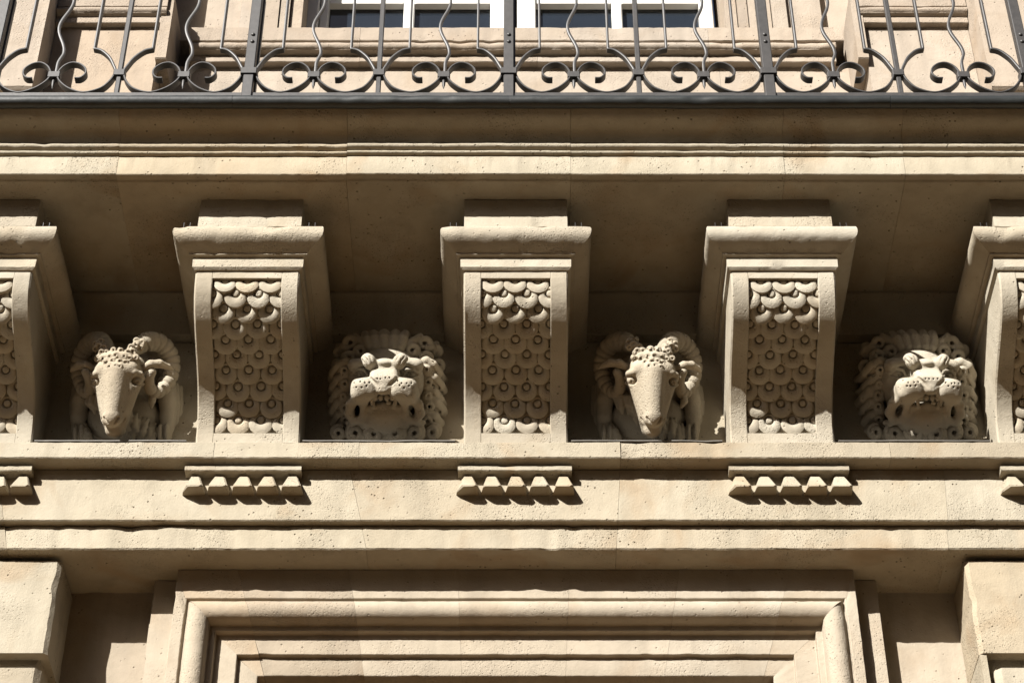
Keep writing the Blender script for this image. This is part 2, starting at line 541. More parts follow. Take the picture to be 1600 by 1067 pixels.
# ------------------------------------------------------------------ guttae under the ledge
GX = [(-2.19, -1.755), (-1.212, -.763), (-.207, .232), (.790, 1.252), (1.79, 2.25)]
GL = ['wedge drops below the ledge, cut off by the left edge of the photo', 'row of five small wedge drops below the corbel left of the left lion head',
      'row of five small wedge drops below the middle corbel', 'row of five small wedge drops below the corbel left of the right lion head',
      'wedge drops below the ledge, cut off by the right edge of the photo']
for gi, (xa, xb) in enumerate(GX):
    T = tag(empty('guttae', ((xa+xb)/2, 6.40, 6.20)), GL[gi], 'guttae', 'guttae under the ledge')
    xm = (xa+xb)/2
    def put(o):
        o.parent = T; o.location = (-xm, -6.40, -6.20)
    put(block('regula', xa+.008, xb-.012, 6.352, 6.41, 6.312, 6.333, 'stone', cham=.003, amp=.0022))
    n = 5
    w = (xb-xa)/n
    for i in range(n):
        c = xa+w*(i+.5)
        hb, ht = w*.485, w*.12
        V = []
        zb, zm, zt = 6.234, 6.2135, 6.313
        rr = random.Random(gi*9+i)
        j = lambda q=.003: rr.uniform(-q, q)
        yb_ = 6.343; yt = 6.384
        P0 = [(c-hb, 6.41, zb), (c-hb+.012, yb_+.006, zb), (c-hb+.02, yb_, zb), (c+hb-.02, yb_, zb), (c+hb-.012, yb_+.006, zb), (c+hb, 6.41, zb)]
        if i == 0: P0[1] = (c-hb+.004, yb_+.04, zb); P0[2] = (c-hb+.028, yb_+.002, zb)
        P0 = [(x+(.0 if y > 6.4 else j(.002)), y, z) for x, y, z in P0]
        P1 = [(c-hb, 6.41, zb+.006), (P0[1][0], P0[1][1], zb+.006+j(.002)), (P0[2][0]-.006, yb_, zb+.006+j(.002)), (c+hb-.012, yb_, zb+.006+j(.002)), (c+hb-.006, yb_+.006, zb+.006), (c+hb, 6.41, zb+.006)]
        P2 = [(c-ht-.008, 6.41, zt), (c-ht-.004, yt, zt), (c-ht, yt-.004, zt), (c+ht, yt-.004, zt), (c+ht+.004, yt, zt), (c+ht+.008, 6.41, zt)]
        P2 = [(x+j(.002), y, z+.0) for x, y, z in P2]
        V = P0+P1+P2
        F = [tuple(range(6)), tuple(range(12, 18))]
        for q in (0, 6):
            for a in range(6):
                b = (a+1) % 6
                F.append((q+a, q+b, q+6+b, q+6+a))
        put(mesh('gutta', V, F, 'stone', None, 25))

# ------------------------------------------------------------------ zinc strips on the ledge, one per bay
ZL = ['thin zinc strip on the ledge below the left ram head', 'thin zinc strip on the ledge below the left lion head', 'thin zinc strip on the ledge below the right ram head', 'thin zinc strip on the ledge below the right lion head']
for i in range(4):
    o = runx('zinc_strip', [(6.328, 6.4305), (6.328, 6.4335), (6.45, 6.4355), (6.45, 6.4305)], CX[i]+.205, CX[i+1]-.225, 'zinc', cham=0, amp=.0014, step=.03)
    tag(o, ZL[i], 'flashing strip', 'zinc strips on the ledge')

# ------------------------------------------------------------------ moulded surround of the opening below
S = tag(empty('window_surround', (.013, 6.65, 5.0)), 'wide moulded stone surround of the opening below the architrave', 'window surround')
SX = .013
def fpts():
    """(inset e, Y) from the torus' outer edge inwards"""
    p = [(-.046, 6.560), (-.006, 6.560), (-.002, 6.574), (.003, 6.574)]
    p += [(.044-.041*math.cos(R(a)), 6.578-.040*math.sin(R(a))) for a in range(8, 173, 15)]
    p += [(.087, 6.600), (.108, 6.600), (.110, 6.626), (.190, 6.626), (.192, 6.646), (.264, 6.646), (.268, 6.650), (.268, 7.0)]
    return p
FP = fpts()
XO, ZO = 1.190, 5.886
hz = lambda e: ZO-e if e > -.04 else 6.0150
jo = [-1.32, -.985, -.585, -.196, .208, .602, 1.0, 1.32]
slope = [0, .30, .17, .05, -.05, -.17, -.30, 0]
head = [(y, hz(e)) for e, y in FP]
back = [(7.0, 6.0150)]
def lim(i, sgn):
    def f(y, z):
        x = SX + jo[i] - SX + slope[i]*(5.95-z) + sgn*GAP*.6
        if i == 0:
            e = ZO-z if z < 5.95 else -.046
            x = SX-(XO-e)
        if i == len(jo)-1:
            e = ZO-z if z < 5.95 else -.046
            x = SX+(XO-e)
        return x
    return f
for i in range(len(jo)-1):
    o = runx('lintel_block', head+back, lim(i, 1), lim(i+1, -1), 'pink', cham=.0018, amp=.0014)
    o.parent = S; o.location = (-.013, -6.65, -5.0)
for s in (-1, 1):
    pts = [(SX+s*(XO-e), y) for e, y in FP] + [(SX+s*(XO+.046), 7.0)]
    zcut = [4.2, 4.95, 5.50, None]
    for q in range(3):
        def top(x, y):
            e = XO-abs(x-SX)
            return (hz(e) if zcut[q+1] is None else zcut[q+1])-GAP*.4
        o = runz('jamb_block', pts, zcut[q]+GAP*.4, top, 'pink', cham=.0018, amp=.0014)
        o.parent = S; o.location = (-.013, -6.65, -5.0)
    xa, xb = sorted((SX+s*1.238, SX+s*1.327))
    for z0, z1 in ((4.2, 5.36), (5.361, 6.0148)):
        o = block('outer_fillet', xa, xb, 6.629, 6.8, z0, z1, 'pink', cham=.003)
        o.parent = S; o.location = (-.013, -6.65, -5.0)

# ------------------------------------------------------------------ rusticated piers
for s, lab in ((-1, 'rusticated stone pier with rounded block edges at lower left'), (1, 'rusticated stone pier with recessed joint at lower right')):
    T = tag(empty('rusticated_pier', (s*1.9, 6.6, 5.0)), lab, 'pier', 'rusticated piers beside the surround')
    def put(o):
        o.parent = T; o.location = (-s*1.9, -6.6, -5.0)
    xe = 1.632 if s < 0 else 1.640
    def blk(nm, e0, y0, z0, z1, ch):
        xa, xb = sorted((s*e0, s*4.2))
        pr = chamfer([(xa, y0), (xa, 6.73), (xb, 6.73), (xb, y0)], ch)
        put(loft(nm, [(x, y, z0) for x, y in pr], [(x, y, z1) for x, y in pr], 'stone', None, amp=.003, step=.02))
    blk('stone_block', xe, 6.472, 5.606, 5.994, .014)
    blk('joint_course', xe+.022, 6.520, 5.50, 5.610, .01)
    blk('stone_block', xe+(.012 if s < 0 else .045), 6.474, 5.06, 5.548, .022)
    if s > 0:
        put(block('edge_strip', 1.641, 1.664, 6.476, 6.73, 5.06, 5.6055, 'stone', cham=.006))
    blk('stone_block', xe, 6.474, 4.5, 5.0, .014)

# ------------------------------------------------------------------ upper storey behind the railing
def up(o): return in_building(o)
# wall under the sill and its courses
for a, b in ((-1.64, -.9), (-.9, .02), (.02, .98), (.98, 1.66)):
    up(block('wall_block', a+GAP, b-GAP, 6.950, 7.4, 7.50, 9.135, 'upper', cham=.003, step=.05))
# sill with its little moulding
sill = [(6.940, 9.120), (6.912, 9.120), (6.910, 9.158), (6.915, 9.163), (6.905, 9.166), (6.882, 9.169)] + [(6.888-.022*math.sin(R(a)), 9.193-.022*math.cos(R(a))) for a in range(20, 161, 20)] + [(6.895, 9.219), (6.870, 9.222), (6.868, 9.312), (7.3, 9.322), (7.3, 9.120)]
for a, b in ((-1.525, -.72), (-.72, .12), (.12, .93), (.93, 1.53)):
    up(runx('sill_block', sill, a+GAP, b-GAP, 'upper', cham=.003, amp=.0022))
# stone architrave round the window: stepped vertical bands
for s in (-1, 1):
    for xa, xb, y in ((1.02, 1.075, 6.925), (1.08, 1.125, 6.905), (1.13, 1.235, 6.895), (1.24, 1.31, 6.880), (1.315, 1.48, 6.905), (1.48, 1.70, 6.955)):
        a, b = sorted((.008+s*xa, .008+s*xb))
        up(block('window_jamb', a, b, y, 7.3, 9.316, 10.6, 'upper', cham=.004, step=.05))
# side panels, then outer blocks
band = [(0, 9.178), (-.030, 9.178), (-.030, 9.213), (-.022, 9.219), (-.045, 9.226)] + [(-.040-.018*math.sin(R(a)), 9.246-.018*math.cos(R(a))) for a in range(20, 161, 28)] + [(-.034, 9.268), (-.050, 9.270), (-.052, 9.40), (0, 9.40)]
for s in (-1, 1):
    a, b = sorted((s*1.640, s*2.13))
    up(block('panel_block', a, b, 6.750, 7.3, 7.50, 9.176, 'upper', cham=.004, step=.05))
    up(block('panel_block', a, b, 6.735, 7.3, 9.178, 10.6, 'upper', cham=.004, step=.05))
    a, b = sorted((s*1.615, s*2.128))
    up(runx('panel_moulding', [(6.749+o, z) for o, z in band], a, b, 'upper', cham=.002))
    a, b = sorted((s*1.590, s*1.639))
    up(block('return_moulding', a, b, 6.715, 7.0, 8.93, 9.36, 'upper', cham=.006, step=.05))
    a, b = sorted((s*2.132, s*4.2))
    up(block('outer_block', a, b, 6.580, 7.3, 8.590, 10.6, 'upper', cham=.012, step=.03, amp=.0025))
    up(block('outer_block', a, b, 6.640, 7.3, 7.50, 8.588, 'upper', cham=.004, step=.05))
up(block('lintel_block', -1.1, 1.1, 6.90, 7.3, 10.6, 11.0, 'upper', cham=.004, step=.1))

# ------------------------------------------------------------------ casement window
WN = tag(empty('casement_window', (.01, 7.15, 9.36)), 'white casement window with dark panes above the stone sill', 'window')
def wput(o):
    o.parent = WN; o.location = (-.01, -7.15, -9.36)
wx = [(-.955, -.912), (-.540, -.486), (-.108, .118), (.497, .549), (.932, 1.0)]
for nm, i, y0 in (('frame_stile', 0, 7.13), ('glazing_bar', 1, 7.145), ('glazing_bar', 3, 7.145), ('frame_stile', 4, 7.13)):
    wput(bevbox(nm, wx[i][0], wx[i][1], y0, 7.22, 9.33, 10.6, 'white', r=.006))
wput(bevbox('meeting_stile', -.108, -.014, 7.13, 7.22, 9.33, 10.6, 'white', r=.006))
wput(bevbox('meeting_stile', .022, .118, 7.13, 7.22, 9.33, 10.6, 'white', r=.006))
wput(bevbox('cover_strip', -.008, .016, 7.112, 7.2, 9.33, 10.6, 'white', r=.006))
wput(bevbox('frame_stile', -1.03, -.958, 7.10, 7.22, 9.33, 10.6, 'white', r=.006))
for a, b in ((-.912, -.540), (-.486, -.108), (.118, .497), (.549, .932)):
    wput(bevbox('bottom_rail', a, b, 7.145, 7.22, 9.40, 9.52, 'white', r=.004))
    wput(bevbox('glazing_bar', a, b, 7.145, 7.22, 9.800, 9.845, 'white', r=.004))
    for z0, z1 in ((9.52, 9.80), (9.845, 10.55)):
        V, F = [], []
        box_geo(a-.004, b+.004, 7.185, 7.191, z0-.003, z1+.003, V, F)
        wput(mesh('pane', V, F, 'glass', None, 0))
V, F = [], []
box_geo(-1.0, 1.02, 7.26, 7.30, 9.3, 10.7, V, F)
wput(mesh('dark_room_sheet', V, F, 'room', None, 0))  # dark sheet standing in for the unlit room behind the panes

# ------------------------------------------------------------------ balcony railing
RL = tag(empty('balcony_railing', (-.012, 5.70, 7.516)), 'grey wrought iron balcony railing with scrolls and wavy bars', 'railing')
RX, RY, RZ = -.0125, 5.70, 7.516
def rput(o, p=None):
    o.parent = RL
    o.location = (.012, -5.70, -7.516)
    return o

def ribbon(name, pts, t, d, mat='iron', y=RY):
    """flat bar bent in the XZ plane: thickness t, depth d along Y"""
    V, F = [], []
    n = len(pts)
    for i, (x, z) in enumerate(pts):
        a = pts[max(0, i-1)]; b = pts[min(n-1, i+1)]
        tx, tz = b[0]-a[0], b[1]-a[1]
        l = math.hypot(tx, tz) or 1
        nx, nz_ = -tz/l*t/2, tx/l*t/2
        e = .0015
        for sx, yy in ((1, -d/2+e), (1-.5, -d/2), (-1+.5, -d/2), (-1, -d/2+e), (-1, d/2), (1, d/2)):
            V.append((x+nx*sx, y+yy, z+nz_*sx))
    k = 6
    for i in range(n-1):
        for j in range(k):
            F.append((i*k+j, i*k+(j+1) % k, (i+1)*k+(j+1) % k, (i+1)*k+j))
    F.append(tuple(range(k))); F.append(tuple((n-1)*k+j for j in range(k)))
    return mesh(name, V, F, mat, None, 40)

def smooth_path(ctrl, n=8):
    """Catmull-Rom through control points"""
    P = [ctrl[0]]+list(ctrl)+[ctrl[-1]]
    out = []
    for i in range(1, len(P)-2):
        for q in range(n):
            t = q/n
            out.append(tuple(.5*(2*P[i][k]+(P[i+1][k]-P[i-1][k])*t+(2*P[i-1][k]-5*P[i][k]+4*P[i+1][k]-P[i+2][k])*t*t+(3*P[i][k]-P[i-1][k]-3*P[i+1][k]+P[i+2][k])*t**3) for k in (0, 1)))
    out.append(ctrl[-1])
    return out

ZB, ZT = 7.600, 8.46
def scroll_strap(hwn, side, dist):
    """from the node of a post outwards: U along the rail, up to the wavy bar and rolled back"""
    s = side
    D = dist
    c = [(s*hwn, 7.745), (s*(hwn+.001), 7.722), (s*(hwn+.016), 7.680), (s*(hwn+.048), 7.640), (s*D*.5, 7.618), (s*(D-.070), 7.638), (s*(D-.030), 7.675),
         (s*(D-.014), 7.708), (s*(D-.015), 7.730), (s*(D-.030), 7.762), (s*(D-.058), 7.783), (s*(D-.090), 7.778), (s*(D-.116), 7.752), (s*(D-.120), 7.722), (s*(D-.104), 7.700), (s*(D-.082), 7.698)]
    return smooth_path(c, 6)
def lyre(hwn, side, off):
    s = side
    c = [(s*off, ZT), (s*off, 8.15), (s*off, 7.872)]
    d = smooth_path([(s*off, 7.868), (s*(off-.030), 7.857), (s*(hwn+.032), 7.818), (s*(hwn+.010), 7.772), (s*hwn, 7.745), (s*hwn, 7.722)], 6)
    return c+d

def sqbar(name, x, w, z0, z1, tw=None):
    return bevbox(name, x-w/2, x+w/2, RY-w/2, RY+w/2, z0, z1, 'iron', r=.003)

def collar(x, hw, z0, z1, hd):
    pr = chamfer([(x-hw, RY-hd), (x-hw, RY+hd), (x+hw, RY+hd), (x+hw, RY-hd)], .003)
    return loft('collar', [(a, b, z0) for a, b in pr], [(a, b, z1) for a, b in pr], 'iron', None, step=10, amp=0)

def spin(name, x, y, prof, axis='y', seg=10):
    """solid of revolution about an axis through (x, y)"""
    V, F = [], []
    for (r, h) in prof:
        for i in range(seg):
            a = 2*math.pi*i/seg
            V.append((x+r*math.cos(a), y+h, r*math.sin(a)) if axis == 'y' else (x+r*math.cos(a), y+r*math.sin(a), h))
    n = len(prof)
    for q in range(n-1):
        for i in range(seg):
            F.append((q*seg+i, q*seg+(i+1) % seg, (q+1)*seg+(i+1) % seg, (q+1)*seg+i))
    F.append(tuple(range(seg))); F.append(tuple((n-1)*seg+i for i in range(seg)))
    return mesh(name, V, F, 'iron', None, 50)

UN = .5015
for k in range(-8, 9):
    x = RX+k*UN
    main = (k % 2 == 0)
    hw = .0205 if main else .0115
    off = .121 if main else .114
    if main:
        p = rput(sqbar('post', x, .040, 7.516, ZT))
        for zz in (7.895, 7.935):
            o = spin('rivet', x, RY-.021, [(.0085, .002), (.008, -.002), (.005, -.005), (.001, -.006)])
            for v in o.data.vertices: v.co.z += zz
            o.parent = p
        back_ = bevbox('stay', x+.010, x+.026, RY+.021, RY+.05, 7.516, 8.2, 'iron')
        rput(back_)
    else:
        rput(sqbar('bar', x, .019, 7.516, ZT))
    rput(collar(x, hw+.011, 7.712, 7.742, .026 if main else .017))
    nh = hw+.005
    for s in (-1, 1):
        pth = [(x+a, b) for a, b in lyre(nh, s, off)]
        rput(ribbon('bent_bar', pth, .009, .024))
        pth = [(x+a, b) for a, b in scroll_strap(nh, s, UN/2)]
        rput(ribbon('scroll', pth, .007, .030))
for k in range(-8, 8):
    x = RX+(k+.5)*UN
    pts = []
    rr = random.Random(k+50)
    n = 90
    for i in range(n+1):
        z = 7.70+(ZT-7.70)*i/n
        env = min(1, max(0, (z-7.78)/.06))
        ph = (z-7.775)/.150*math.pi
        pts.append((x+.019*env*math.sin(ph)+.004*(1-env), z))
    rput(ribbon('wavy_bar', pts, .011, .012))
    rput(collar(x, .024, 7.702, 7.730, .016))
    rput(spin('spike', x, RY, [(.001, 7.648), (.006, 7.668), (.007, 7.69), (.004, 7.706)], 'z', 8))
rput(bevbox('bottom_rail', XL, XR, RY-.012, RY+.012, 7.596, 7.616, 'iron'))
rput(bevbox('top_rail', XL, XR, RY-.022, RY+.022, ZT, ZT+.03, 'iron'))
# ------------------------------------------------------------------ carved heads
# Each head is modelled as a solid in its own frame: u to the right, v up the face, n out of the face.
# It leans forward and looks down into the street (40 degrees), as the corbels around it do.
class Solid:
    def __init__(self, lo, hi, h):
        self.h = h; self.lo = np.array(lo, np.float32)
        self.n = [int((b-a)/h)+1 for a, b in zip(lo, hi)]
        self.ax = [np.arange(k, dtype=np.float32)*h+a for k, a in zip(self.n, lo)]
        self.D = np.full(self.n, .2, np.float32)
        self.dn = 0.0                  # everything put in is moved out of the wall by this much
    def _box(self, lo, hi):
        s = []
        for k in range(3):
            a = int(max(0, math.floor((lo[k]-self.lo[k])/self.h)))
            b = int(min(self.n[k], math.ceil((hi[k]-self.lo[k])/self.h)+1))
            if b <= a: return None, None
            s.append(slice(a, b))
        g = np.meshgrid(*[self.ax[k][s[k]] for k in range(3)], indexing='ij', sparse=True)
        return tuple(s), g
    def put(self, lo, hi, fn, k=.012, cut=False):
        pad = k*1.5+.012
        s, g = self._box([x-pad for x in lo], [x+pad for x in hi])
        if s is None: return
        d = fn(*g)
        a = self.D[s]
        if cut:
            d = -d
            h = np.clip(.5-.5*(d-a)/k, 0, 1)
            self.D[s] = a*h + d*(1-h) + k*h*(1-h) if False else np.maximum(a, d) + np.maximum(k-np.abs(a-d), 0)**2/(4*k)
        else:
            self.D[s] = np.minimum(a, d) - np.maximum(k-np.abs(a-d), 0)**2/(4*k)
    def ell(self, c, r, k=.012, cut=False, rot=0, tilt=0, both=False):
        c = (c[0], c[1], c[2]+self.dn)
        """ellipsoid; rot turns it in the u-v plane, tilt in the v-n plane (degrees)"""
        if both: self.ell((-c[0], c[1], c[2]-self.dn), r, k, cut, -rot, tilt)
        m = max(r)
        cr, sr = math.cos(R(rot)), math.sin(R(rot)); ct, st_ = math.cos(R(tilt)), math.sin(R(tilt))
        def fn(x, y, z):
            x = x-c[0]; y = y-c[1]; z = z-c[2]
            x, y = x*cr+y*sr, -x*sr+y*cr
            y, z = y*ct+z*st_, -y*st_+z*ct
            k0 = np.sqrt((x/r[0])**2+(y/r[1])**2+(z/r[2])**2)
            k1 = np.sqrt((x/r[0]**2)**2+(y/r[1]**2)**2+(z/r[2]**2)**2)+1e-6
            return k0*(k0-1)/k1
        self.put([c[i]-m for i in range(3)], [c[i]+m for i in range(3)], fn, k, cut)
    def box(self, c, hf, r, k=.012, cut=False, tilt=0, rot=0, both=False):
        """rounded box"""
        if both: self.box((-c[0], c[1], c[2]), hf, r, k, cut, tilt, -rot)
        c = (c[0], c[1], c[2]+self.dn)
        m = math.sqrt(sum(x*x for x in hf))
        cr, sr = math.cos(R(rot)), math.sin(R(rot)); ct, st_ = math.cos(R(tilt)), math.sin(R(tilt))
        def fn(x, y, z):
            x = x-c[0]; y = y-c[1]; z = z-c[2]
            x, y = x*cr+y*sr, -x*sr+y*cr
            y, z = y*ct+z*st_, -y*st_+z*ct
            q = [np.abs(w)-h+r for w, h in zip((x, y, z), hf)]
            return np.sqrt(sum(np.maximum(w, 0)**2 for w in q)) + np.minimum(np.maximum(np.maximum(q[0], q[1]), q[2]), 0) - r
        self.put([c[i]-m for i in range(3)], [c[i]+m for i in range(3)], fn, k, cut)
    def cap(self, a, b, ra, rb, k=.012, cut=False, both=False):
        """tapered capsule"""
        if both: self.cap((-a[0], a[1], a[2]), (-b[0], b[1], b[2]), ra, rb, k, cut)
        a = (a[0], a[1], a[2]+self.dn); b = (b[0], b[1], b[2]+self.dn)
        m = max(ra, rb)
        d = [b[i]-a[i] for i in range(3)]; L = sum(x*x for x in d)+1e-9
        def fn(x, y, z):
            t = np.clip(((x-a[0])*d[0]+(y-a[1])*d[1]+(z-a[2])*d[2])/L, 0, 1)
            return np.sqrt((x-a[0]-t*d[0])**2+(y-a[1]-t*d[1])**2+(z-a[2]-t*d[2])**2)-(ra+(rb-ra)*t)
        self.put([min(a[i], b[i])-m for i in range(3)], [max(a[i], b[i])+m for i in range(3)], fn, k, cut)
    def tube(self, pts, k=.006, both=False, cut=False):
        for p, q in zip(pts, pts[1:]):
            self.cap(p[:3], q[:3], p[3], q[3], k, cut, both)
    def curl(self, c, r, k=.006, both=False, depth=.6, turn=1.4, start=0, flip=1):
        """a snail curl: ring of stone wound round a drilled hole"""
        if both: self.curl((-c[0], c[1], c[2]), r, k, False, depth, turn, 180-start, -flip)
        n = int(14*turn)
        P = []
        for i in range(n+1):
            t = i/n
            a = R(start)+flip*2*math.pi*turn*t
            rr = r*(.78-.42*t)
            P.append((c[0]+rr*math.cos(a), c[1]+rr*math.sin(a), c[2]+r*depth*t, r*(.46-.16*t)))
        self.tube(P, k)
        self.ell((c[0], c[1], c[2]+r*.55), (r*.24, r*.24, r*.7), .003, True)
    def nets(self):
        D = self.D; S = D < 0
        nx, ny, nz_ = (k-1 for k in self.n)
        cnt = np.zeros((nx, ny, nz_), np.int8)
        for i in (0, 1):
            for j in (0, 1):
                for k in (0, 1):
                    cnt += S[i:nx+i, j:ny+j, k:nz_+k]
        act = (cnt > 0) & (cnt < 8)
        ci = np.argwhere(act)
        idx = np.full(act.shape, -1, np.int64); idx[act] = np.arange(len(ci))
        acc = np.zeros((len(ci), 3)); w = np.zeros(len(ci))
        cor = [(i, j, k) for i in (0, 1) for j in (0, 1) for k in (0, 1)]
        for a in cor:
            for ax in range(3):
                if a[ax]: continue
                b = list(a); b[ax] = 1
                da = D[ci[:, 0]+a[0], ci[:, 1]+a[1], ci[:, 2]+a[2]]
                db = D[ci[:, 0]+b[0], ci[:, 1]+b[1], ci[:, 2]+b[2]]
                m = (da < 0) != (db < 0)
                t = np.where(m, da/(da-db+1e-12), 0)
                p = np.repeat(np.array(a, float)[None], len(ci), 0); p[:, ax] += t
                acc += p*m[:, None]; w += m
        V = (ci+acc/w[:, None])*self.h+self.lo
        F = []
        for ax in range(3):
            o = [x for x in range(3) if x != ax]
            s0 = [slice(None)]*3; s1 = [slice(None)]*3
            s0[ax] = slice(0, -1); s1[ax] = slice(1, None)
            A = S[tuple(s0)]; Bq = S[tuple(s1)]
            e = np.argwhere(A != Bq)
            ok = (e[:, o[0]] > 0) & (e[:, o[1]] > 0) & (e[:, o[0]] < self.n[o[0]]-1) & (e[:, o[1]] < self.n[o[1]]-1)
            e = e[ok]
            sg = A[e[:, 0], e[:, 1], e[:, 2]]
            q = []
            for d0, d1 in ((0, 0), (1, 0), (1, 1), (0, 1)):
                c = e.copy(); c[:, o[0]] -= d0; c[:, o[1]] -= d1
                q.append(idx[c[:, 0], c[:, 1], c[:, 2]])
            q = np.stack(q, 1)
            fl = sg if ax != 1 else ~sg
            q[~fl] = q[~fl][:, ::-1]
            F.append(q)
        return V, np.concatenate(F)

def solid_object(name, S, mat, parent=None):
    V, F = S.nets()
    me = bpy.data.meshes.new(name)
    me.vertices.add(len(V)); me.vertices.foreach_set('co', V.astype(np.float32).ravel())
    me.loops.add(F.size); me.loops.foreach_set('vertex_index', F.astype(np.int32).ravel())
    me.polygons.add(len(F)); me.polygons.foreach_set('loop_start', np.arange(0, F.size, 4, dtype=np.int32))
    me.update(calc_edges=True); me.validate()
    me.polygons.foreach_set('use_smooth', [True]*len(me.polygons))
    me.materials.append(M[mat])
    o = bpy.data.objects.new(name, me)
    C.objects.link(o)
    if parent: o.parent = parent
    return o

H = .0030
LO, HI = (-.245, -.03, -.44), (.245, .45, .075)

def lion_parts(seed):
    rr = random.Random(seed)
    # --- mane, a thick wreath of locks behind and around the face
    S = Solid(LO, HI, H)
    S.ell((0, .20, -.36), (.180, .19, .13), .02)
    S.ell((0, .33, -.36), (.130, .07, .10), .02)
    for i, (u, w) in enumerate(((-.078, .016), (-.048, .020), (-.012, .023), (.026, .022), (.060, .019))):           # forelock
        S.tube([(u*.75, .322, -.215, w*.55), (u*.85, .350, -.212, w*.95), (u*1.0, .382, -.235, w*1.05), (u*1.12, .398, -.285, w), (u*1.15, .392, -.35, w*.8)], .003)
    for s in (-1, 1):                                                    # curls at the upper corners
        for (u, v, n, r, st) in ((.098, .338, -.238, .030, 200), (.138, .368, -.285, .034, 150), (.148, .312, -.240, .030, 220), (.182, .335, -.305, .030, 100), (.190, .282, -.27, .027, 150)):
            S.curl((s*u+rr.uniform(-.004, .004), v+rr.uniform(-.004, .004), n), r*rr.uniform(.94, 1.06), .004, False, .8, 1.35, (st if s > 0 else 180-st)+rr.uniform(-30, 30), s)
        S.tube([(s*.070, .352, -.23, .012), (s*.095, .372, -.245, .016), (s*.125, .392, -.28, .014)], .004)
        S.tube([(s*.150, .345, -.255, .012), (s*.168, .352, -.27, .015), (s*.198, .330, -.31, .013)], .004)
    for s in (-1, 1):                                                    # long locks down both sides
        for j in range(6):
            v = .262-j*.047+rr.uniform(-.005, .005)
            w = rr.uniform(-.006, .006); g = rr.uniform(.9, 1.12)
            S.tube([(s*.128, v+.034, -.205, .012*g), (s*.152, v+.034, -.180, .018*g), (s*(.180+w), v+.016, -.185, .022*g), (s*(.200+w), v-.012, -.215, .022*g), (s*(.211+w), v-.032, -.262, .019*g), (s*.214, v-.040, -.33, .016)], .003)
            S.tube([(s*.150, v+.020, -.176, .004), (s*.175, v+.006, -.166, .0045), (s*(.196+w), v-.018, -.192, .0045), (s*(.208+w), v-.036, -.235, .004)], .003, False, True)
            S.tube([(s*.178, v+.030, -.172, .003), (s*(.201+w), v+.004, -.192, .0035), (s*(.216+w), v-.018, -.235, .003)], .003, False, True)
            S.curl((s*(.158+w), v+.002, -.176), .0215*g, .003, False, .7, 1.3, (40 if s > 0 else 140)+rr.uniform(-40, 40), s)
    S.ell((0, .02, -.15), (.16, .045, .07), .02)
    for u, r in ((.041, .036), (.112, .034), (.178, .030)):              # beard curls along the ledge
        for s in (-1, 1):
            S.curl((s*u, .030+rr.uniform(-.003, .003), -.068-u*.42), r, .004, False, .7, 1.35, 90+rr.uniform(-25, 25), -s)
    for s in (-1, 1):
        S.tube([(s*.012, .066, -.09, .010), (s*.040, .074, -.082, .013), (s*.078, .064, -.09, .013), (s*.105, .072, -.10, .012), (s*.14, .066, -.125, .012)], .004)
    mane = S
    # --- face
    S = Solid(LO, HI, H)
    S.ell((0, .215, -.245), (.138, .135, .12), .02)
    S.dn = .028
    S.ell((0, .215, -.245), (.138, .135, .12), .02)
    S.ell((.105, .225, -.215), (.042, .075, .06), .02, both=True)             # cheeks
    S.box((0, .238, -.080), (.054, .032, .070), .022, .014, tilt=24)
    pass          # bridge and flat top of the nose
    S.box((0, .272, -.135), (.046, .026, .055), .02, .014, tilt=14)
    S.box((0, .212, -.044), (.056, .026, .033), .018, .010, tilt=-40)
    S.ell((0, .196, -.022), (.030, .024, .022), .012, tilt=-40)         # nose pad
    S.box((.072, .188, -.050), (.052, .047, .041), .031, .005, tilt=-38, rot=-8, both=True)
    S.ell((.074, .205, -.028), (.040, .030, .030), .014, tilt=-38, both=True)  # whisker pads
    S.ell((.092, .172, -.105), (.040, .045, .055), .016, both=True)
    S.ell((.090, .292, -.165), (.045, .020, .042), .016, rot=-12, both=True)  # brow
    S.ell((.116, .282, -.168), (.028, .026, .042), .014, both=True)
    # brow tufts: short knobs of hair curling up and out
    S.ell((.056, .296, -.090), (.026, .030, .030), .008, rot=-18, both=True)
    S.ell((.070, .313, -.098), (.021, .014, .018), .006, rot=-35, both=True)
    S.tube([(.046, .270, -.068, .004), (.058, .286, -.058, .0035), (.064, .304, -.066, .0035), (.078, .318, -.082, .003)], .003, True, True)
    S.tube([(.034, .278, -.068, .0035), (.042, .298, -.060, .0035), (.054, .318, -.072, .003)], .003, True, True)
    S.tube([(.066, .276, -.072, .003), (.074, .292, -.070, .0035), (.084, .306, -.086, .003)], .003, True, True)
    S.ell((0, .292, -.112), (.040, .018, .040), .012)
    # eyes
    S.ell((.094, .254, -.132), (.030, .022, .032), .006, True, both=True)
    S.ell((.093, .251, -.166), (.021, .019, .021), .003, both=True)
    S.ell((.092, .248, -.146), (.0055, .0055, .008), .002, True, both=True)
    S.tube([(.066, .244, -.142, .005), (.080, .266, -.134, .007), (.104, .270, -.138, .008), (.126, .252, -.162, .006)], .003, True)
    S.tube([(.068, .240, -.140, .005), (.092, .230, -.138, .006), (.122, .240, -.162, .005)], .003, True)
    # nostrils and the cleft below
    S.tube([(.062, .246, -.034, .006), (.050, .236, -.022, .007), (.030, .216, -.006, .0075), (.006, .196, .008, .006)], .004, True, True)
    S.cap((0, .198, .004), (0, .160, .022), .005, .006, .004, True)
    for i in range(8):
        for s in (-1, 1):
            v = .222-.017*(i//4)+rr.uniform(-.005, .005)
            S.ell((s*(.054+.017*(i % 4)+.008*(i//4)+rr.uniform(-.004, .004)), v, -.016-(v-.222)*.84), (.0034, .0034, .020), .0015, True)
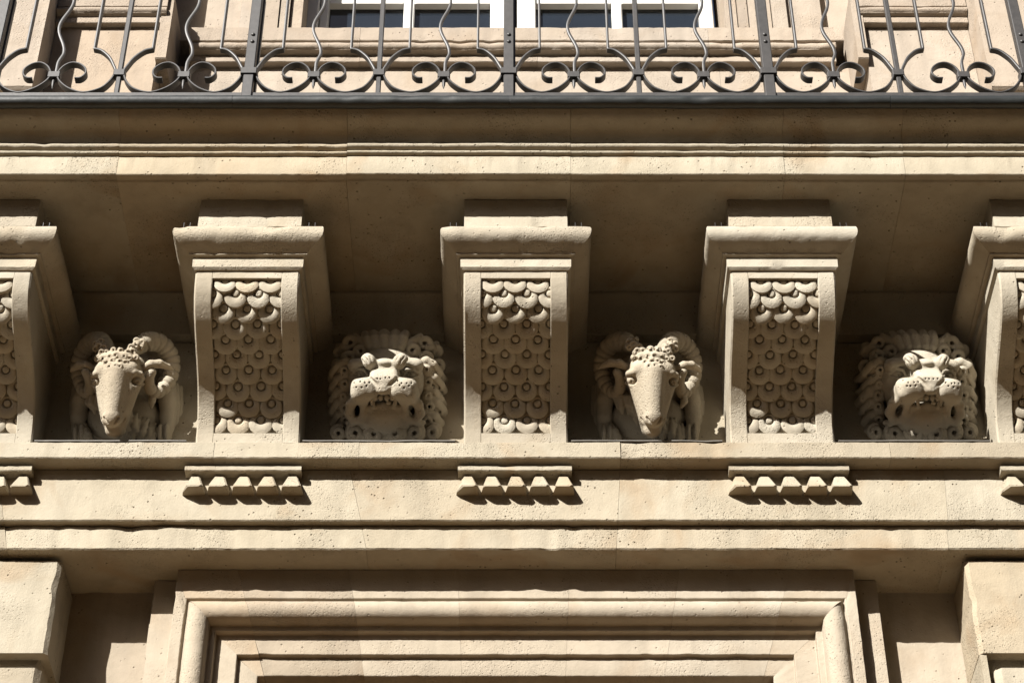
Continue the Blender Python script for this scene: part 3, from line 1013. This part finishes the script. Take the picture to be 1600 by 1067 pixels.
    for i in range(4):
        v = .236+rr.uniform(-.003, .002)
        S.ell((-.024+.016*i+rr.uniform(-.003, .003), v, -.018-(v-.229)*.84), (.0036, .0036, .016), .002, True)
    # open mouth
    S.ell((0, .146, -.070), (.060, .032, .085), .007, True)
    # lower jaw, lip and chin
    S.ell((0, .080, -.130), (.105, .066, .065), .02)
    S.tube([(-.125, .062, -.125, .012), (-.095, .098, -.098, .012), (-.050, .126, -.075, .013), (0, .134, -.066, .014), (.050, .126, -.075, .013), (.095, .098, -.098, .012), (.125, .062, -.125, .012)], .008)
    S.ell((0, .100, -.080), (.062, .036, .030), .014)
    # flews: rolled rim round the hollow at each corner of the mouth
    S.ell((.108, .116, -.080), (.020, .036, .050), .006, True, rot=10, both=True)
    S.tube([(.078, .168, -.052, .016), (.078, .138, -.062, .013), (.080, .108, -.080, .012)], .008, True)
    S.tube([(.068, .152, -.056, .011), (.100, .158, -.064, .016), (.126, .138, -.084, .017), (.133, .104, -.102, .017), (.117, .076, -.108, .015), (.090, .078, -.098, .011), (.072, .103, -.080, .009)], .012, True)
    # teeth
    for u in (.011, .031):
        S.ell((u, .164, -.040), (.0095, .013, .010), .002, both=True)
    S.cap((.046, .170, -.036), (.044, .138, -.040), .009, .005, .003, both=True)
    S.cap((.038, .130, -.056), (.038, .152, -.050), .008, .004, .003, both=True)
    S.ell((.018, .145, -.046), (.010, .008, .010), .003)
    return mane, S

def ram_parts(seed):
    rr = random.Random(seed)
    # --- chest wool, neck and folded forelegs
    S = Solid(LO, HI, H)
    S.ell((0, .17, -.34), (.15, .17, .14), .02)
    S.ell((0, .07, -.215), (.145, .11, .075), .02)
    for i in range(44):                                                    # hanging locks of fleece
        u = -.14+.28*((i*.618) % 1); v = .005+.165*((i*.377+.1) % 1)
        n = -.098-abs(u)*.30-.12*abs(v-.08)+rr.uniform(-.008, .008)
        d = rr.uniform(-.014, .014)
        S.tube([(u, v+.034, n-.024, .007), (u*.97+d*.4, v+.014, n, .0135), (u*.93+d, v-.012, n+.006, .014), (u*.9+d*.5, v-.034, n-.004, .007)], .002)
    for s in (-1, 1):
        S.tube([(s*.150, .215, -.24, .030), (s*.165, .150, -.205, .032), (s*.170, .085, -.180, .028), (s*.168, .045, -.170, .025), (s*.164, .005, -.160, .024)], .010)
        for q in range(3):
            S.tube([(s*(.178+q*.012), .215-q*.01, -.24-q*.02, .012), (s*(.190+q*.008), .14, -.215-q*.02, .013), (s*(.186+q*.010), .05, -.195-q*.02, .011), (s*(.180+q*.010), -.01, -.185-q*.02, .010)], .003)
        S.cap((s*.160, .066, -.134), (s*.160, -.01, -.120), .004, .005, .003, True)
        for q in (-1, 1):
            S.ell((s*.160+q*.0125, .026, -.144), (.0115, .036, .022), .002)
    body = S
    # --- horns: ridged, sweeping out and down, the tip coming forward beside the cheek
    horns = {-1: Solid((LO[0], .12, LO[2]), (.02, HI[1], HI[2]), H), 1: Solid((-.02, .12, LO[2]), HI, H)}
    path = [(.048, .338, -.170), (.082, .368, -.195), (.124, .368, -.225), (.158, .338, -.242), (.176, .292, -.242), (.174, .240, -.222), (.154, .196, -.186), (.128, .180, -.148), (.112, .202, -.118), (.114, .236, -.100), (.126, .258, -.096)]
    px = [smooth_path([(p[0], p[1]) for p in path], 9), smooth_path([(p[2], 0) for p in path], 9)]
    n = len(px[0])
    for s in (-1, 1):
        pts = []
        for i in range(n):
            t = i/(n-1)
            rad = (.020+.018*min(1, t/.12))*(1-.72*max(0, t-.12)**1.1)
            ridge = 1.05
            pts.append((s*px[0][i][0], px[0][i][1], px[1][i][0], rad*ridge))
        horns[s].tube(pts, .0015)
    for s in (-1, 1):                                                      # grooves between the ridges
        for i in range(7, int(n*.80), 5):
            t = i/(n-1)
            rad = (.020+.018*min(1, t/.12))*(1-.72*max(0, t-.12)**1.1)*1.05
            c = Vector((s*px[0][i][0], px[0][i][1], px[1][i][0]))
            d = Vector((s*(px[0][i+1][0]-px[0][i-1][0]), px[0][i+1][1]-px[0][i-1][1], px[1][i+1][0]-px[1][i-1][0])).normalized()
            e1 = d.orthogonal().normalized(); e2 = d.cross(e1)
            P = [c+(e1*math.cos(a)+e2*math.sin(a))*rad*1.04 for a in (2*math.pi*q/14 for q in range(15))]
            horns[s].tube([(q.x, q.y, q.z, .0042) for q in P], .005, False, True)
    # --- head
    S = Solid(LO, HI, H)
    S.ell((0, .255, -.175), (.094, .080, .10), .02)
    S.dn = .034
    S.ell((0, .255, -.175), (.094, .080, .10), .02)
    S.ell((0, .268, -.120), (.084, .052, .045), .02)
    S.cap((0, .250, -.090), (0, .100, -.012), .048, .033, .026)              # ridge of the nose
    S.cap((0, .225, -.135), (0, .088, -.052), .084, .050, .018)
    S.cap((0, .20, -.16), (0, .048, -.066), .070, .038, .016)
    S.cap((.056, .232, -.118), (.022, .10, -.048), .042, .026, .016, both=True)
    S.ell((.050, .265, -.095), (.030, .030, .025), .014, both=True)
    S.ell((0, .084, -.002), (.036, .029, .024), .010)                       # nose end
    S.ell((0, .044, -.030), (.032, .030, .028), .010)                       # chin
    S.tube([(.044, .086, -.028, .005), (.028, .052, -.004, .0045), (.003, .030, .002, .004)], .003, True, True)
    S.tube([(.026, .092, .010, .005), (.014, .072, .019, .005), (.003, .060, .018, .004)], .003, True, True)
    S.tube([(.052, .256, -.080, .008), (.070, .256, -.084, .012), (.088, .248, -.100, .012), (.096, .232, -.120, .008)], .005, True)  # lids
    S.ell((.080, .224, -.078), (.022, .018, .026), .005, True, both=True)
    S.ell((.078, .222, -.100), (.018, .016, .018), .003, both=True)
    S.ell((.079, .220, -.082), (.0045, .0045, .007), .002, True, both=True)
    S.tube([(.056, .206, -.078, .0045), (.076, .201, -.082, .006), (.098, .212, -.112, .005)], .003, True)
    S.tube([(.052, .195, -.078, .009), (.046, .150, -.056, .008), (.036, .110, -.030, .006)], .010, True)
    # ears, leaf-shaped, half hidden by the horns
    S.tube([(.096, .272, -.140, .013), (.122, .284, -.136, .017), (.152, .286, -.150, .016), (.180, .274, -.176, .011), (.192, .264, -.190, .006)], .005, True)
    S.tube([(.112, .272, -.118, .006), (.145, .273, -.131, .008), (.178, .264, -.160, .004)], .003, True, True)
    # wool on the brow
    S.ell((0, .318, -.135), (.072, .026, .05), .012)
    for i, (u, v) in enumerate([(-.062, .326), (-.036, .334), (-.010, .340), (.016, .340), (.042, .334), (.064, .326), (-.050, .308), (-.024, .316), (.002, .320), (.028, .316), (.052, .308), (-.034, .294), (-.010, .300), (.016, .300), (.036, .293), (-.020, .280), (.002, .283), (.022, .279), (-.004, .264), (.012, .265), (-.072, .308), (.072, .310)]):
        S.curl((u+rr.uniform(-.003, .003), v, -.076-.75*max(0, v-.285)-3.5*u*u+.006*(abs(u) < .025)), .0128+rr.uniform(-.001, .002), .002, False, .9, 1.1, rr.uniform(0, 360), rr.choice((-1, 1)))
    for (u, v, n, r) in ((.050, .350, -.128, .015), (.070, .358, -.136, .016), (.086, .348, -.138, .014), (.058, .336, -.116, .013), (.088, .366, -.152, .014), (.066, .374, -.152, .014)):
        for s in (-1, 1):
            S.curl((s*u, v, n-.004), r, .003, False, .8, 1.1, rr.uniform(0, 360), s)
    return body, horns[-1], horns[1], S

TILT = (R(90+40), 0, 0)     # local x=u, y=v, z=n
def place_head(kind, x, label, group, parts, yaw):
    T = tag(empty(kind, (x, 6.36, 6.45), TILT), label, kind.replace('_', ' '), group)
    for nm, me in parts:
        o = bpy.data.objects.new(nm, me)
        C.objects.link(o); o.parent = T
        if nm in ('face', 'head'): o.rotation_euler = (R(yaw[1]), R(yaw[0]), R(yaw[2]))
def meshes(items):
    out = []
    for nm, S in items:
        o = solid_object(nm, S, 'carved')
        out.append((nm, o.data)); bpy.data.objects.remove(o)
    return out
def lion(seed): return meshes(list(zip(('mane', 'face'), lion_parts(seed))))
def ram(seed): return meshes(list(zip(('chest_fleece', 'horn', 'horn', 'head'), ram_parts(seed))))
place_head('ram_head', -1.480, 'carved stone ram head with curled horns near the left edge of the photo', 'carved ram heads', ram(9), (-1.5, 0, 1))
place_head('lion_head', -.478, 'carved stone lion head with open mouth left of the middle corbel', 'carved lion heads', lion(4), (0, 0, 0))
place_head('ram_head', .520, 'carved stone ram head with curled horns right of the middle corbel', 'carved ram heads', ram(23), (2.5, 1, -2))
place_head('lion_head', 1.552, 'carved stone lion head with open mouth near the right edge of the photo', 'carved lion heads', lion(31), (3, -1, -1.5))
